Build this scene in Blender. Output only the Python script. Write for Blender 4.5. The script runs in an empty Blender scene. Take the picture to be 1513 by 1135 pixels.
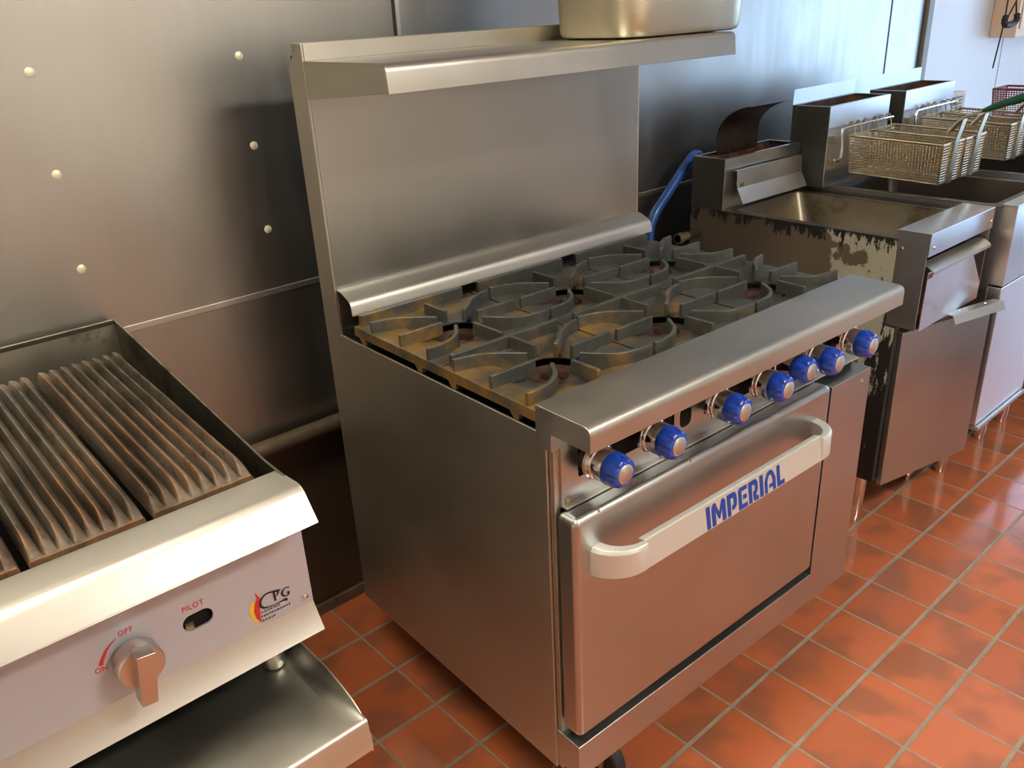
import bpy, bmesh, math, random
from mathutils import Vector, Matrix, noise
random.seed(7)
PI = math.pi
SC = bpy.context.scene
COL = SC.collection

# ------------------------------------------------------------------ materials
def new_mat(name):
    m = bpy.data.materials.new(name); m.use_nodes = True
    nt = m.node_tree; b = nt.nodes['Principled BSDF']
    return m, nt, b
def N(nt, typ, **kw):
    n = nt.nodes.new(typ)
    for k, v in kw.items():
        if k in n.inputs: n.inputs[k].default_value = v
        else: setattr(n, k, v)
    return n
def L(nt, a, b): nt.links.new(a, b)
def ramp(nt, fac, stops):
    r = nt.nodes.new('ShaderNodeValToRGB'); e = r.color_ramp.elements
    while len(e) < len(stops): e.new(0.5)
    for el, (p, c) in zip(e, stops):
        el.position = p; el.color = (*c, 1) if len(c) == 3 else c
    L(nt, fac, r.inputs[0]); return r
def coords(nt, scale=(1, 1, 1), which='Object'):
    tc = nt.nodes.new('ShaderNodeTexCoord'); mp = nt.nodes.new('ShaderNodeMapping')
    mp.inputs['Scale'].default_value = scale
    L(nt, tc.outputs[which], mp.inputs[0]); return mp.outputs[0]
def noise_tex(nt, vec, scale, detail=3, rough=.5, dist=0):
    n = nt.nodes.new('ShaderNodeTexNoise'); n.inputs['Scale'].default_value = scale
    n.inputs['Detail'].default_value = detail; n.inputs['Roughness'].default_value = rough
    n.inputs['Distortion'].default_value = dist
    L(nt, vec, n.inputs['Vector']); return n.outputs['Fac']
def mixc(nt, fac, a, b, mode='MIX'):
    m = nt.nodes.new('ShaderNodeMix'); m.data_type = 'RGBA'; m.blend_type = mode
    def put(s, v):
        if isinstance(v, (tuple, list)): s.default_value = (*v, 1) if len(v) == 3 else v
        elif isinstance(v, (int, float)): s.default_value = v
        else: L(nt, v, s)
    put(m.inputs[0], fac); put(m.inputs[6], a); put(m.inputs[7], b); return m.outputs[2]
def math_n(nt, op, a, b=0.0, c=0.0):
    m = nt.nodes.new('ShaderNodeMath'); m.operation = op
    for i, v in enumerate((a, b, c)):
        if isinstance(v, (int, float)): m.inputs[i].default_value = v
        else: L(nt, v, m.inputs[i])
    return m.outputs[0]
def bump(nt, b, h, strength, dist=.001, prev=None):
    n = nt.nodes.new('ShaderNodeBump'); n.inputs['Strength'].default_value = strength
    n.inputs['Distance'].default_value = dist; L(nt, h, n.inputs['Height'])
    if prev is not None: L(nt, prev, n.inputs['Normal'])
    L(nt, n.outputs[0], b.inputs['Normal']); return n.outputs[0]

def steel(name, col=(.62, .60, .57), rough=.3, brush=(3, 3, 110), smear=.12, tint=.08, dents=0.0, aniso=0.0, dirt=None, streak=None):
    """brushed stainless: fine stretched noise drives roughness, big noise smears it"""
    m, nt, b = new_mat(name)
    b.inputs['Metallic'].default_value = 1.0
    v = coords(nt, brush); fine = noise_tex(nt, v, 1.2, 1)
    v2 = coords(nt); big = noise_tex(nt, v2, 4.5, 4, .6)
    r1 = math_n(nt, 'MULTIPLY_ADD', fine, .03, rough - .015)
    r2 = math_n(nt, 'MULTIPLY_ADD', big, smear * 2, -smear)
    rr = math_n(nt, 'ADD', r1, r2)
    if streak:
        st = noise_tex(nt, coords(nt, streak), 1.0, 4, .6)
        rr = math_n(nt, 'ADD', rr, math_n(nt, 'MULTIPLY_ADD', st, .16, -.08))
    if rough > .25: rr = math_n(nt, 'MAXIMUM', rr, .285)
    L(nt, rr, b.inputs['Roughness'])
    dk = tuple(c * (1 - tint * 2) for c in col)
    c = mixc(nt, big, dk, tuple(min(1, x * (1 + tint)) for x in col))
    if streak: c = mixc(nt, math_n(nt, 'MULTIPLY_ADD', st, .8, -.15), tuple(x * .82 for x in col), c)
    if dirt:
        dn = noise_tex(nt, v2, dirt[1], 6, .65)
        dr = ramp(nt, dn, [(dirt[2], (0, 0, 0)), (dirt[2] + .12, (1, 1, 1))])
        c = mixc(nt, math_n(nt, 'MULTIPLY', dr.outputs[0], dirt[3]), c, dirt[0])
    L(nt, c, b.inputs['Base Color'])
    p = None
    if dents:
        d = noise_tex(nt, coords(nt, (1, 1, .8)), 3.2, 1, .4)
        bump(nt, b, d, 1.0, dents, p)
    if aniso:
        b.inputs['Anisotropic'].default_value = aniso
        tg = nt.nodes.new('ShaderNodeTangent'); tg.direction_type = 'RADIAL'; tg.axis = 'Z'
        L(nt, tg.outputs[0], b.inputs['Tangent'])
    return m
def plain(name, col, rough=.5, metal=0.0, var=.12, scale=20, spec=None, coat=0):
    m, nt, b = new_mat(name)
    n = noise_tex(nt, coords(nt), scale, 4, .6)
    L(nt, mixc(nt, n, tuple(c * (1 - var) for c in col), tuple(min(1, c * (1 + var)) for c in col)), b.inputs['Base Color'])
    L(nt, math_n(nt, 'MULTIPLY_ADD', n, .16, rough - .08), b.inputs['Roughness'])
    b.inputs['Metallic'].default_value = metal
    if spec is not None: b.inputs['Specular IOR Level'].default_value = spec
    if coat: b.inputs['Coat Weight'].default_value = coat; b.inputs['Coat Roughness'].default_value = .08
    return m

M = {}
M['steel'] = steel('brushed_stainless', (.58, .57, .53), .30, (110, 110, 3))
M['steel_x'] = steel('stainless_brushed_along', (.60, .59, .545), .32, (3, 110, 110), .1)
M['steel_side'] = steel('stainless_side_panel', (.56, .56, .50), .42, (3, 3, 110), .08)
M['steel_door'] = steel('stainless_oven_door', (.53, .555, .56), .31, (3, 3, 110), .08)
M['steel_guard'] = steel('stainless_backguard', (.48, .475, .44), .35, (110, 110, 3), .12, streak=(9, 9, 2.5))
M['steel_ledge'] = steel('stainless_ledge', (.62, .625, .585), .42, (3, 110, 110), .12, .1, streak=(2, 9, 9))
M['steel_light'] = steel('stainless_bright', (.61, .60, .565), .44, (3, 110, 110), .08)
M['steel_wall'] = steel('stainless_wall_sheet', (.50, .50, .48), .39, (90, 90, 3), .10, .08, dents=.010, streak=(22, 22, 1.6))
M['steel_tray'] = steel('stainless_stand_top', (.68, .68, .62), .44, (3, 200, 200), .15, .12)
M['steel_fryer'] = steel('stainless_fryer', (.68, .69, .71), .30, (200, 3, 200), .14, .1)
M['steel_oldpan'] = steel('old_aluminium_pan', (.62, .58, .45), .42, (8, 8, 60), .15, .2, dirt=((.16, .12, .06), 9, .60, .6))
M['splash'] = steel('grimy_splash_guard', (.52, .50, .42), .45, (30, 30, 30), .15, .15, dirt=((.07, .055, .03), 6, .55, .85))
M['tank'] = steel('oil_stained_tank', (.25, .22, .165), .42, (30, 3, 30), .18, .25, dirt=((.07, .05, .03), 5, .55, .7))
M['chrome'] = steel('chrome', (.80, .78, .75), .13, (60, 60, 60), .03)
M['wire'] = steel('basket_wire', (.60, .54, .40), .30, (60, 60, 60), .1)
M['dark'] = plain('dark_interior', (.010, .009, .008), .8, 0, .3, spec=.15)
M['black'] = plain('black_paint', (.02, .02, .02), .45)
M['black_side'] = plain('black_enamel_flue', (.035, .035, .033), .5, .0, .3)
M['knob_blue'] = plain('blue_knob_plastic', (.006, .055, .46), .28, 0, .06, coat=.5)
M['letter_blue'] = plain('blue_lettering', (.004, .05, .34), .4, 0, .04)
M['hose'] = plain('blue_gas_hose', (.006, .075, .33), .33, 0, .1, coat=.3)
M['rubber'] = plain('black_rubber', (.015, .015, .015), .6)
M['green'] = plain('green_grip', (.01, .09, .045), .35)
M['red_wire'] = plain('red_coated_wire', (.22, .05, .035), .5)
M['red'] = plain('red_print', (.62, .03, .03), .5, 0, .03)
M['yellow'] = plain('yellow_print', (.85, .50, .03), .5, 0, .03)
M['ink'] = plain('black_print', (.02, .02, .022), .5, 0, .03)
M['panel_grey'] = plain('grey_broiler_panel', (.50, .51, .58), .40, .25, .03, 5)
M['white_wall'] = plain('white_wall_panel', (.74, .76, .78), .35, 0, .03, 3)
M['cream'] = plain('cream_paint', (.78, .75, .66), .7, 0, .04, 3)
M['beige'] = plain('beige_reflection', (.78, .55, .37), .5, 0, .04, 3)
M['rivet'] = plain('pale_rivet', (.78, .76, .60), .35, .3, .05)
M['pipe'] = plain('dull_wall_pipe', (.115, .09, .06), .5, .4, .45, 30)
M['batten'] = plain('grey_batten', (.22, .21, .18), .5, .3, .3, 30)
M['brass'] = plain('brass_fitting', (.32, .28, .17), .4, .8, .3, 30)
M['galv'] = plain('dark_galvanised_rear', (.10, .115, .135), .45, .7, .2)
M['soot_black'] = plain('black_grease', (.03, .024, .016), .5)
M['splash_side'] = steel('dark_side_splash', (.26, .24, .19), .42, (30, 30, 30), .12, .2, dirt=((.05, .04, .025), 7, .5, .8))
M['tank_dark'] = steel('dark_oil_tank', (.16, .15, .14), .34, (30, 3, 30), .12, .2)
M['handle'] = plain('matt_aluminium_handle', (.66, .67, .64), .42, .5, .03, 6)
M['knob_steel'] = steel('brushed_knob', (.66, .63, .58), .29, (60, 60, 60), .02)
M['steel_white'] = steel('bright_door_sheet', (.86, .87, .90), .30, (3, 3, 110), .06, .05)
M['label'] = plain('label_plate', (.35, .08, .08), .4)

def cast_iron(name, off, amt):
    m, nt, b = new_mat(name)
    v = coords(nt, (1, 1, 1), 'Object')
    oi = nt.nodes.new('ShaderNodeObjectInfo')
    vm = nt.nodes.new('ShaderNodeVectorMath'); vm.operation = 'ADD'; L(nt, v, vm.inputs[0]); L(nt, oi.outputs['Location'], vm.inputs[1])
    v = vm.outputs[0]
    n1 = noise_tex(nt, v, 11, 6, .62); n2 = noise_tex(nt, v, 60, 4, .6); n3 = noise_tex(nt, v, 5, 3, .5)
    base = mixc(nt, n2, (.045, .049, .045), (.115, .12, .112))
    # rust patches: heavier towards the left/outer end of the range (world x), a real stain, not shade
    sx = nt.nodes.new('ShaderNodeSeparateXYZ'); L(nt, v, sx.inputs[0])
    g = math_n(nt, 'MULTIPLY_ADD', sx.outputs[0], -.26, off)
    a = math_n(nt, 'ADD', n1, g)
    r = ramp(nt, a, [(.50, (0, 0, 0)), (.68, (1, 1, 1))])
    rust = mixc(nt, n3, (.24, .12, .025), (.36, .22, .05))
    L(nt, mixc(nt, math_n(nt, 'MULTIPLY', r.outputs[0], amt), base, rust), b.inputs['Base Color'])
    b.inputs['Metallic'].default_value = .45
    L(nt, math_n(nt, 'MULTIPLY_ADD', n1, .3, .24), b.inputs['Roughness'])
    bump(nt, b, n2, .35, .0012)
    return m
M['iron'] = cast_iron('cast_iron_fins', .04, .75)
M['iron_plate'] = cast_iron('cast_iron_plate', .105, .8)
def broil_iron():
    m, nt, b = new_mat('seasoned_broiler_iron')
    oi = nt.nodes.new('ShaderNodeObjectInfo')
    def vec(sc):
        vm = nt.nodes.new('ShaderNodeVectorMath'); vm.operation = 'ADD'; L(nt, coords(nt, sc), vm.inputs[0]); L(nt, oi.outputs['Location'], vm.inputs[1]); return vm.outputs[0]
    v = vec((1, .30, 1)); v1 = vec((1, 1, 1))
    n1 = noise_tex(nt, v, 13, 8, .72); n2 = noise_tex(nt, v1, 95, 5, .7); n3 = noise_tex(nt, v, 5, 3); n4 = noise_tex(nt, v1, 34, 6, .75)
    base = mixc(nt, ramp(nt, n1, [(.36, (0, 0, 0)), (.66, (1, 1, 1))]).outputs[0], (.055, .044, .032), (.22, .18, .135))
    base = mixc(nt, ramp(nt, n3, [(.50, (0, 0, 0)), (.72, (.8, .8, .8))]).outputs[0], base, (.20, .19, .175))
    soot = ramp(nt, n4, [(.52, (0, 0, 0)), (.64, (.85, .85, .85))])
    base = mixc(nt, soot.outputs[0], base, (.022, .020, .018))
    geo = nt.nodes.new('ShaderNodeNewGeometry')
    pr = ramp(nt, geo.outputs['Pointiness'], [(.51, (0, 0, 0)), (.57, (1, 1, 1))])
    r = ramp(nt, noise_tex(nt, vec((1, .5, 1)), 7, 4, .6), [(.48, (0, 0, 0)), (.62, (1, 1, 1))])
    f = math_n(nt, 'MULTIPLY', math_n(nt, 'MULTIPLY_ADD', pr.outputs[0], .7, .08), r.outputs[0])
    f = math_n(nt, 'MULTIPLY', f, math_n(nt, 'MULTIPLY_ADD', n2, 2.4, -.5))
    L(nt, mixc(nt, f, base, (.42, .20, .085)), b.inputs['Base Color'])
    b.inputs['Metallic'].default_value = .25
    L(nt, math_n(nt, 'MULTIPLY_ADD', n1, .35, .30), b.inputs['Roughness'])
    bump(nt, b, n4, .6, .003)
    return m
M['broil'] = broil_iron()
def rusty(name, a, bc, thr=.5, rough=.5, metal=.3):
    m, nt, b = new_mat(name)
    n = noise_tex(nt, coords(nt), 22, 6, .65); r = ramp(nt, n, [(thr - .06, (0, 0, 0)), (thr + .06, (1, 1, 1))])
    L(nt, mixc(nt, r.outputs[0], a, bc), b.inputs['Base Color']); b.inputs['Metallic'].default_value = metal
    L(nt, math_n(nt, 'MULTIPLY_ADD', n, .3, rough - .15), b.inputs['Roughness']); bump(nt, b, n, .4, .001)
    return m
M['burner'] = rusty('burner_cast', (.045, .028, .020), (.10, .06, .042), .5, .38, .5)
M['scorched'] = rusty('scorched_sheet', (.05, .038, .036), (.11, .065, .045), .60, .36, .7)
M['soot'] = rusty('sooty_flue_interior', (.05, .022, .010), (.14, .07, .035), .55, .7, .1)
def peeling():
    m, nt, b = new_mat('peeling_fryer_side')
    v = coords(nt); s = nt.nodes.new('ShaderNodeSeparateXYZ'); L(nt, v, s.inputs[0])
    n = noise_tex(nt, v, 9, 6, .6); nf = noise_tex(nt, coords(nt, (1, 1, .35)), 34, 6, .7)
    d = math_n(nt, 'MULTIPLY', s.outputs[1], -1.0)
    # grey primer bare where the brown coat has flaked off, towards the front
    fac = math_n(nt, 'ADD', math_n(nt, 'MULTIPLY_ADD', d, 2.2, -1.0), math_n(nt, 'MULTIPLY_ADD', n, 1.1, -.55))
    fac = math_n(nt, 'ADD', fac, math_n(nt, 'MULTIPLY_ADD', s.outputs[2], .5, -.30))
    g = ramp(nt, fac, [(.0, (0, 0, 0)), (.03, (1, 1, 1))])
    c = mixc(nt, g.outputs[0], (.105, .085, .062), (.33, .335, .27))
    top = math_n(nt, 'MULTIPLY_ADD', s.outputs[2], 9.0, -7.28)
    k1 = math_n(nt, 'ADD', top, math_n(nt, 'MULTIPLY_ADD', nf, 2.6, -1.7))
    low = math_n(nt, 'MULTIPLY_ADD', d, 7.0, -3.75)
    k2 = math_n(nt, 'ADD', low, math_n(nt, 'MULTIPLY_ADD', nf, 3.0, -1.5))
    k2 = math_n(nt, 'ADD', k2, math_n(nt, 'MULTIPLY_ADD', s.outputs[2], -1.2, .62))
    k = math_n(nt, 'MAXIMUM', k1, k2)
    kr = ramp(nt, k, [(.08, (0, 0, 0)), (.16, (1, 1, 1))])
    L(nt, mixc(nt, kr.outputs[0], c, (.012, .012, .012)), b.inputs['Base Color'])
    b.inputs['Roughness'].default_value = .45
    bump(nt, b, kr.outputs[0], .3, .001)
    return m
M['peel'] = peeling()

TX0, TPX, TY0, TPY = 1.1388, .16207, -.7484, .16272
def tile_floor():
    m, nt, b = new_mat('red_quarry_tile')
    tc = nt.nodes.new('ShaderNodeTexCoord'); s = nt.nodes.new('ShaderNodeSeparateXYZ'); L(nt, tc.outputs['Object'], s.inputs[0])
    wob = noise_tex(nt, tc.outputs['Object'], 40, 3)
    def cell(o, off, p):
        a = math_n(nt, 'DIVIDE', math_n(nt, 'SUBTRACT', o, off), p)
        a = math_n(nt, 'ADD', a, math_n(nt, 'MULTIPLY_ADD', wob, .012, -.006))
        f = math_n(nt, 'FRACT', a); i = math_n(nt, 'FLOOR', a)
        e = math_n(nt, 'MINIMUM', f, math_n(nt, 'SUBTRACT', 1.0, f))
        return i, math_n(nt, 'MULTIPLY', e, p)
    ix, ex = cell(s.outputs[0], TX0, TPX); iy, ey = cell(s.outputs[1], TY0, TPY)
    gx = math_n(nt, 'SUBTRACT', ex, .0021); gy = math_n(nt, 'SUBTRACT', ey, .0040)
    e = math_n(nt, 'MINIMUM', gx, gy)
    g = ramp(nt, math_n(nt, 'MULTIPLY', e, 100.0), [(.0, (0, 0, 0)), (.10, (1, 1, 1))])
    cb = nt.nodes.new('ShaderNodeCombineXYZ'); L(nt, ix, cb.inputs[0]); L(nt, iy, cb.inputs[1])
    wn = nt.nodes.new('ShaderNodeTexWhiteNoise'); L(nt, cb.outputs[0], wn.inputs['Vector'])
    vm = nt.nodes.new('ShaderNodeVectorMath'); vm.operation = 'MULTIPLY_ADD'
    L(nt, cb.outputs[0], vm.inputs[0]); vm.inputs[1].default_value = (.9, 1.7, 0); L(nt, tc.outputs['Object'], vm.inputs[2])
    cl = noise_tex(nt, vm.outputs[0], 7.5, 2, .45); fn = noise_tex(nt, tc.outputs['Object'], 160, 3)
    red = mixc(nt, wn.outputs['Value'], (.46, .118, .045), (.56, .155, .065))
    fl = ramp(nt, cl, [(.46, (0, 0, 0)), (.60, (1, 1, 1))])
    c = mixc(nt, math_n(nt, 'MULTIPLY', fl.outputs[0], .62), red, (.22, .095, .055))
    c = mixc(nt, math_n(nt, 'MULTIPLY', fn, .22), c, (.30, .13, .08))
    gn = noise_tex(nt, tc.outputs['Object'], 30, 4, .6)
    gc = mixc(nt, gn, (.12, .095, .065), (.42, .36, .26))
    L(nt, mixc(nt, g.outputs[0], gc, c), b.inputs['Base Color'])
    ro = math_n(nt, 'MULTIPLY_ADD', noise_tex(nt, tc.outputs['Object'], 9, 4, .6), .14, .07)
    L(nt, mixc(nt, g.outputs[0], (.8, .8, .8), ro), b.inputs['Roughness'])
    b.inputs['Specular IOR Level'].default_value = .8
    p = bump(nt, b, g.outputs[0], .5, .0016)
    bump(nt, b, noise_tex(nt, tc.outputs['Object'], 14, 3), .25, .0015, p)
    return m
M['tile'] = tile_floor()
def emis(name, col, s):
    m = bpy.data.materials.new(name); m.use_nodes = True; nt = m.node_tree; nt.nodes.clear()
    o = nt.nodes.new('ShaderNodeOutputMaterial'); e = nt.nodes.new('ShaderNodeEmission')
    e.inputs[0].default_value = (*col, 1); e.inputs[1].default_value = s; L(nt, e.outputs[0], o.inputs[0]); return m

# ------------------------------------------------------------------ mesh helpers  (local coords x, d, z ; y = -d)
class MB:
    def __init__(s): s.bm = bmesh.new()
    def v(s, x, d, z): return s.bm.verts.new((x, -d, z))
    def face(s, vs):
        try: return s.bm.faces.new(vs)
        except ValueError: return None
    def box(s, x0, x1, d0, d1, z0, z1):
        p = [s.v(x, d, z) for z in (z0, z1) for d in (d0, d1) for x in (x0, x1)]
        for f in ((0, 1, 3, 2), (4, 6, 7, 5), (0, 4, 5, 1), (2, 3, 7, 6), (0, 2, 6, 4), (1, 5, 7, 3)): s.face([p[i] for i in f])
        return s
    def prism(s, poly, axis, a, b):
        """poly in the two other axes: axis 'x'->(d,z); 'd'->(x,z); 'z'->(x,d)"""
        def P(u, w, t): return {'x': (t, u, w), 'd': (u, t, w), 'z': (u, w, t)}[axis]
        A = [s.v(*P(u, w, a)) for u, w in poly]; B = [s.v(*P(u, w, b)) for u, w in poly]
        n = len(poly); s.face(A); s.face(B[::-1])
        for i in range(n): s.face([A[i], B[i], B[(i + 1) % n], A[(i + 1) % n]])
        return s
    def sheet(s, path, x0, x1, t):
        """open (d,z) profile thickened by t (to its right side), extruded along x"""
        n = len(path); off = []
        for i in range(n):
            a = Vector(path[max(i - 1, 0)]); b = Vector(path[min(i + 1, n - 1)]); dr = (b - a).normalized()
            nn = Vector((dr.y, -dr.x)); off.append(Vector(path[i]) + nn * t)
        A0 = [s.v(x0, *p) for p in path]; A1 = [s.v(x1, *p) for p in path]
        B0 = [s.v(x0, *p) for p in off]; B1 = [s.v(x1, *p) for p in off]
        for i in range(n - 1):
            s.face([A0[i], A0[i + 1], A1[i + 1], A1[i]]); s.face([B0[i], B1[i], B1[i + 1], B0[i + 1]])
            s.face([A0[i], B0[i], B0[i + 1], A0[i + 1]]); s.face([A1[i], A1[i + 1], B1[i + 1], B1[i]])
        s.face([A0[0], A1[0], B1[0], B0[0]]); s.face([A0[-1], B0[-1], B1[-1], A1[-1]])
        return s
    def tube(s, pts, r, seg=10, closed=False, caps=True):
        pts = [Vector((p[0], -p[1], p[2])) for p in pts]; n = len(pts); rings = []; up = None
        for i in range(n):
            if closed: t = (pts[(i + 1) % n] - pts[i - 1]).normalized()
            else: t = (pts[min(i + 1, n - 1)] - pts[max(i - 1, 0)]).normalized()
            if up is None:
                up = Vector((0, 0, 1)) if abs(t.z) < .9 else Vector((1, 0, 0))
            side = t.cross(up).normalized(); up = side.cross(t).normalized()
            rr = r[i] if isinstance(r, (list, tuple)) else r
            rings.append([s.bm.verts.new(pts[i] + (side * math.cos(2 * PI * k / seg) + up * math.sin(2 * PI * k / seg)) * rr) for k in range(seg)])
        m = n if closed else n - 1
        for i in range(m):
            a, b = rings[i], rings[(i + 1) % n]
            for k in range(seg): s.face([a[k], a[(k + 1) % seg], b[(k + 1) % seg], b[k]])
        if caps and not closed: s.face(rings[0][::-1]); s.face(rings[-1])
        return s
    def lathe(s, prof, c, axis='z', seg=32, mod=None):
        """prof: list of (radius, height) along axis from c; axis 'z' up or 'd' forward"""
        rings = []
        for r, h in prof:
            ring = []
            for k in range(seg):
                a = 2 * PI * k / seg; rr = r * (mod(a, h) if mod else 1)
                u, w = rr * math.cos(a), rr * math.sin(a)
                p = (c[0] + u, c[1] + w, c[2] + h) if axis == 'z' else (c[0] + u, c[1] + h, c[2] + w)
                if axis == 'x': p = (c[0] + h, c[1] + u, c[2] + w)
                ring.append(s.v(*p))
            rings.append(ring)
        for a, b in zip(rings, rings[1:]):
            for k in range(seg): s.face([a[k], a[(k + 1) % seg], b[(k + 1) % seg], b[k]])
        if prof[0][0] > 1e-6: s.face(rings[0][::-1])
        if prof[-1][0] > 1e-6: s.face(rings[-1])
        return s
    def fin(s, path, th, ztop, zbot):
        """upright curved wall following path [(x,d)], zbot a number or function(x,d)"""
        n = len(path); Ls = []
        for i in range(n):
            a = Vector(path[max(i - 1, 0)]); b = Vector(path[min(i + 1, n - 1)]); t = (b - a).normalized(); nn = Vector((-t.y, t.x)) * th / 2
            p = Vector(path[i]); zb = zbot(*path[i]) if callable(zbot) else zbot
            Ls.append([s.v(p.x - nn.x * 1.35, p.y - nn.y * 1.35, zb), s.v(p.x + nn.x * 1.35, p.y + nn.y * 1.35, zb), s.v(p.x + nn.x, p.y + nn.y, ztop), s.v(p.x - nn.x, p.y - nn.y, ztop)])
        for a, b in zip(Ls, Ls[1:]):
            for k in range(4): s.face([a[k], a[(k + 1) % 4], b[(k + 1) % 4], b[k]])
        s.face(Ls[0][::-1]); s.face(Ls[-1]); return s
    def holed(s, outer, holes, axis, a, b):
        """flat plate with real holes; polygons like prism"""
        def P(u, w, t): return {'x': (t, u, w), 'd': (u, t, w), 'z': (u, w, t)}[axis]
        loops = [outer] + holes; tmp = bmesh.new(); es = []
        for lp in loops:
            vs = [tmp.verts.new((u, w, 0)) for u, w in lp]
            es += [tmp.edges.new((vs[i], vs[(i + 1) % len(vs)])) for i in range(len(vs))]
        bmesh.ops.triangle_fill(tmp, use_beauty=True, edges=es)
        tmp.verts.ensure_lookup_table(); tmp.verts.index_update()
        A = [s.v(*P(v.co.x, v.co.y, a)) for v in tmp.verts]; B = [s.v(*P(v.co.x, v.co.y, b)) for v in tmp.verts]
        for f in tmp.faces:
            ids = [v.index for v in f.verts]; s.face([A[i] for i in ids]); s.face([B[i] for i in ids[::-1]])
        for e in tmp.edges:
            if len(e.link_faces) == 1:
                i, j = e.verts[0].index, e.verts[1].index; s.face([A[i], A[j], B[j], B[i]])
        tmp.free(); return s
    def done(s, name, mat, parent=None, bevel=0.0, seg=2, smooth=True, ang=35, solid=0):
        bmesh.ops.recalc_face_normals(s.bm, faces=s.bm.faces[:])
        me = bpy.data.meshes.new(name); s.bm.to_mesh(me); s.bm.free()
        o = bpy.data.objects.new(name, me); COL.objects.link(o)
        for m in (mat if isinstance(mat, (list, tuple)) else [mat]): me.materials.append(M[m] if isinstance(m, str) else m)
        if parent is not None: o.parent = parent
        if smooth:
            for p in me.polygons: p.use_smooth = True
            me.set_sharp_from_angle(angle=math.radians(ang))
        if bevel:
            b = o.modifiers.new('bevel', 'BEVEL'); b.width = bevel; b.segments = seg; b.limit_method = 'ANGLE'
            b.angle_limit = math.radians(30); b.harden_normals = True
        return o

def fillet(pts, rad, seg=5, closed=False):
    n = len(pts); out = []
    for i, p in enumerate(pts):
        r = rad[i] if isinstance(rad, (list, tuple)) else rad
        if (not closed and i in (0, n - 1)) or r <= 0: out.append(tuple(p)); continue
        a = Vector(pts[i - 1]); b = Vector(p); c = Vector(pts[(i + 1) % n])
        u = (a - b); w = (c - b); ru = min(r, u.length * .49); rw = min(r, w.length * .49); rr = min(ru, rw)
        p0 = b + u.normalized() * rr; p1 = b + w.normalized() * rr
        for k in range(seg + 1):
            t = k / seg; q = p0 * (1 - t) ** 2 + b * 2 * t * (1 - t) + p1 * t * t; out.append((q.x, q.y))
    return out
def smooth_path(pts, sub=6):
    P = [Vector(p) for p in pts]; out = []
    for i in range(len(P) - 1):
        a = P[max(i - 1, 0)]; b = P[i]; c = P[i + 1]; d = P[min(i + 2, len(P) - 1)]
        for k in range(sub):
            t = k / sub
            out.append(tuple(.5 * ((2 * b) + (c - a) * t + (2 * a - 5 * b + 4 * c - d) * t * t + (-a + 3 * b - 3 * c + d) * t ** 3)))
    out.append(tuple(P[-1])); return out
def circle(cx, cy, r, n=24, ry=None): return [(cx + r * math.cos(2 * PI * k / n), cy + (ry or r) * math.sin(2 * PI * k / n)) for k in range(n)]
def rrect(x0, x1, y0, y1, r, seg=5): return fillet([(x0, y0), (x1, y0), (x1, y1), (x0, y1)], r, seg, True)

def thing(name, label, cat, loc=(0, 0, 0), rz=0, group=None):
    o = bpy.data.objects.new(name, None); COL.objects.link(o); o.location = loc; o.rotation_euler = (0, 0, rz)
    o.empty_display_size = .1; o['label'] = label; o['category'] = cat
    if group: o['group'] = group
    return o
def tag(o, label, cat, group=None):
    o['label'] = label; o['category'] = cat
    if group: o['group'] = group
    return o
def struct(o): o['kind'] = 'structure'; return o
def dup(root, loc, label, group=None, rz=None):
    def rec(o, par):
        c = o.copy(); COL.objects.link(c)
        if par is not None: c.parent = par
        for ch in list(o.children): rec(ch, c)
        return c
    r = rec(root, None); r.location = loc
    if rz is not None: r.rotation_euler = (0, 0, rz)
    r['label'] = label
    if group: r['group'] = group
    return r

def text_poly(mb, txt, x, z, size, d, rot=0, depth=.0004, sx=1.0, space=1.0, bold=0.0):
    cu = bpy.data.curves.new('lettering', 'FONT'); cu.body = txt; cu.size = size; cu.extrude = depth / 2; cu.space_character = space; cu.offset = bold
    ob = bpy.data.objects.new('lettering', cu); COL.objects.link(ob)
    me = bpy.data.meshes.new_from_object(ob.evaluated_get(bpy.context.evaluated_depsgraph_get()))
    c, s_ = math.cos(rot), math.sin(rot); vs = []
    for v in me.vertices:
        u, w = v.co.x * sx, v.co.y
        vs.append(mb.v(x + u * c - w * s_, d + v.co.z, z + u * s_ + w * c))
    for p in me.polygons: mb.face([vs[i] for i in p.vertices])
    bpy.data.objects.remove(ob); bpy.data.curves.remove(cu); bpy.data.meshes.remove(me)
def stroke(mb, pts, w, d, depth=.0004):
    """variable-width flat stroke in x,z plane at depth d"""
    n = len(pts); A = []; B = []
    for i in range(n):
        a = Vector(pts[max(i - 1, 0)][:2]); b = Vector(pts[min(i + 1, n - 1)][:2]); t = (b - a).normalized(); nn = Vector((-t.y, t.x))
        ww = (pts[i][2] if len(pts[i]) > 2 else w) / 2; p = Vector(pts[i][:2])
        A.append(mb.v(*(lambda q: (q.x, d + depth, q.y))(p + nn * ww))); B.append(mb.v(*(lambda q: (q.x, d + depth, q.y))(p - nn * ww)))
    for i in range(n - 1): mb.face([A[i], A[i + 1], B[i + 1], B[i]])

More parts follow.
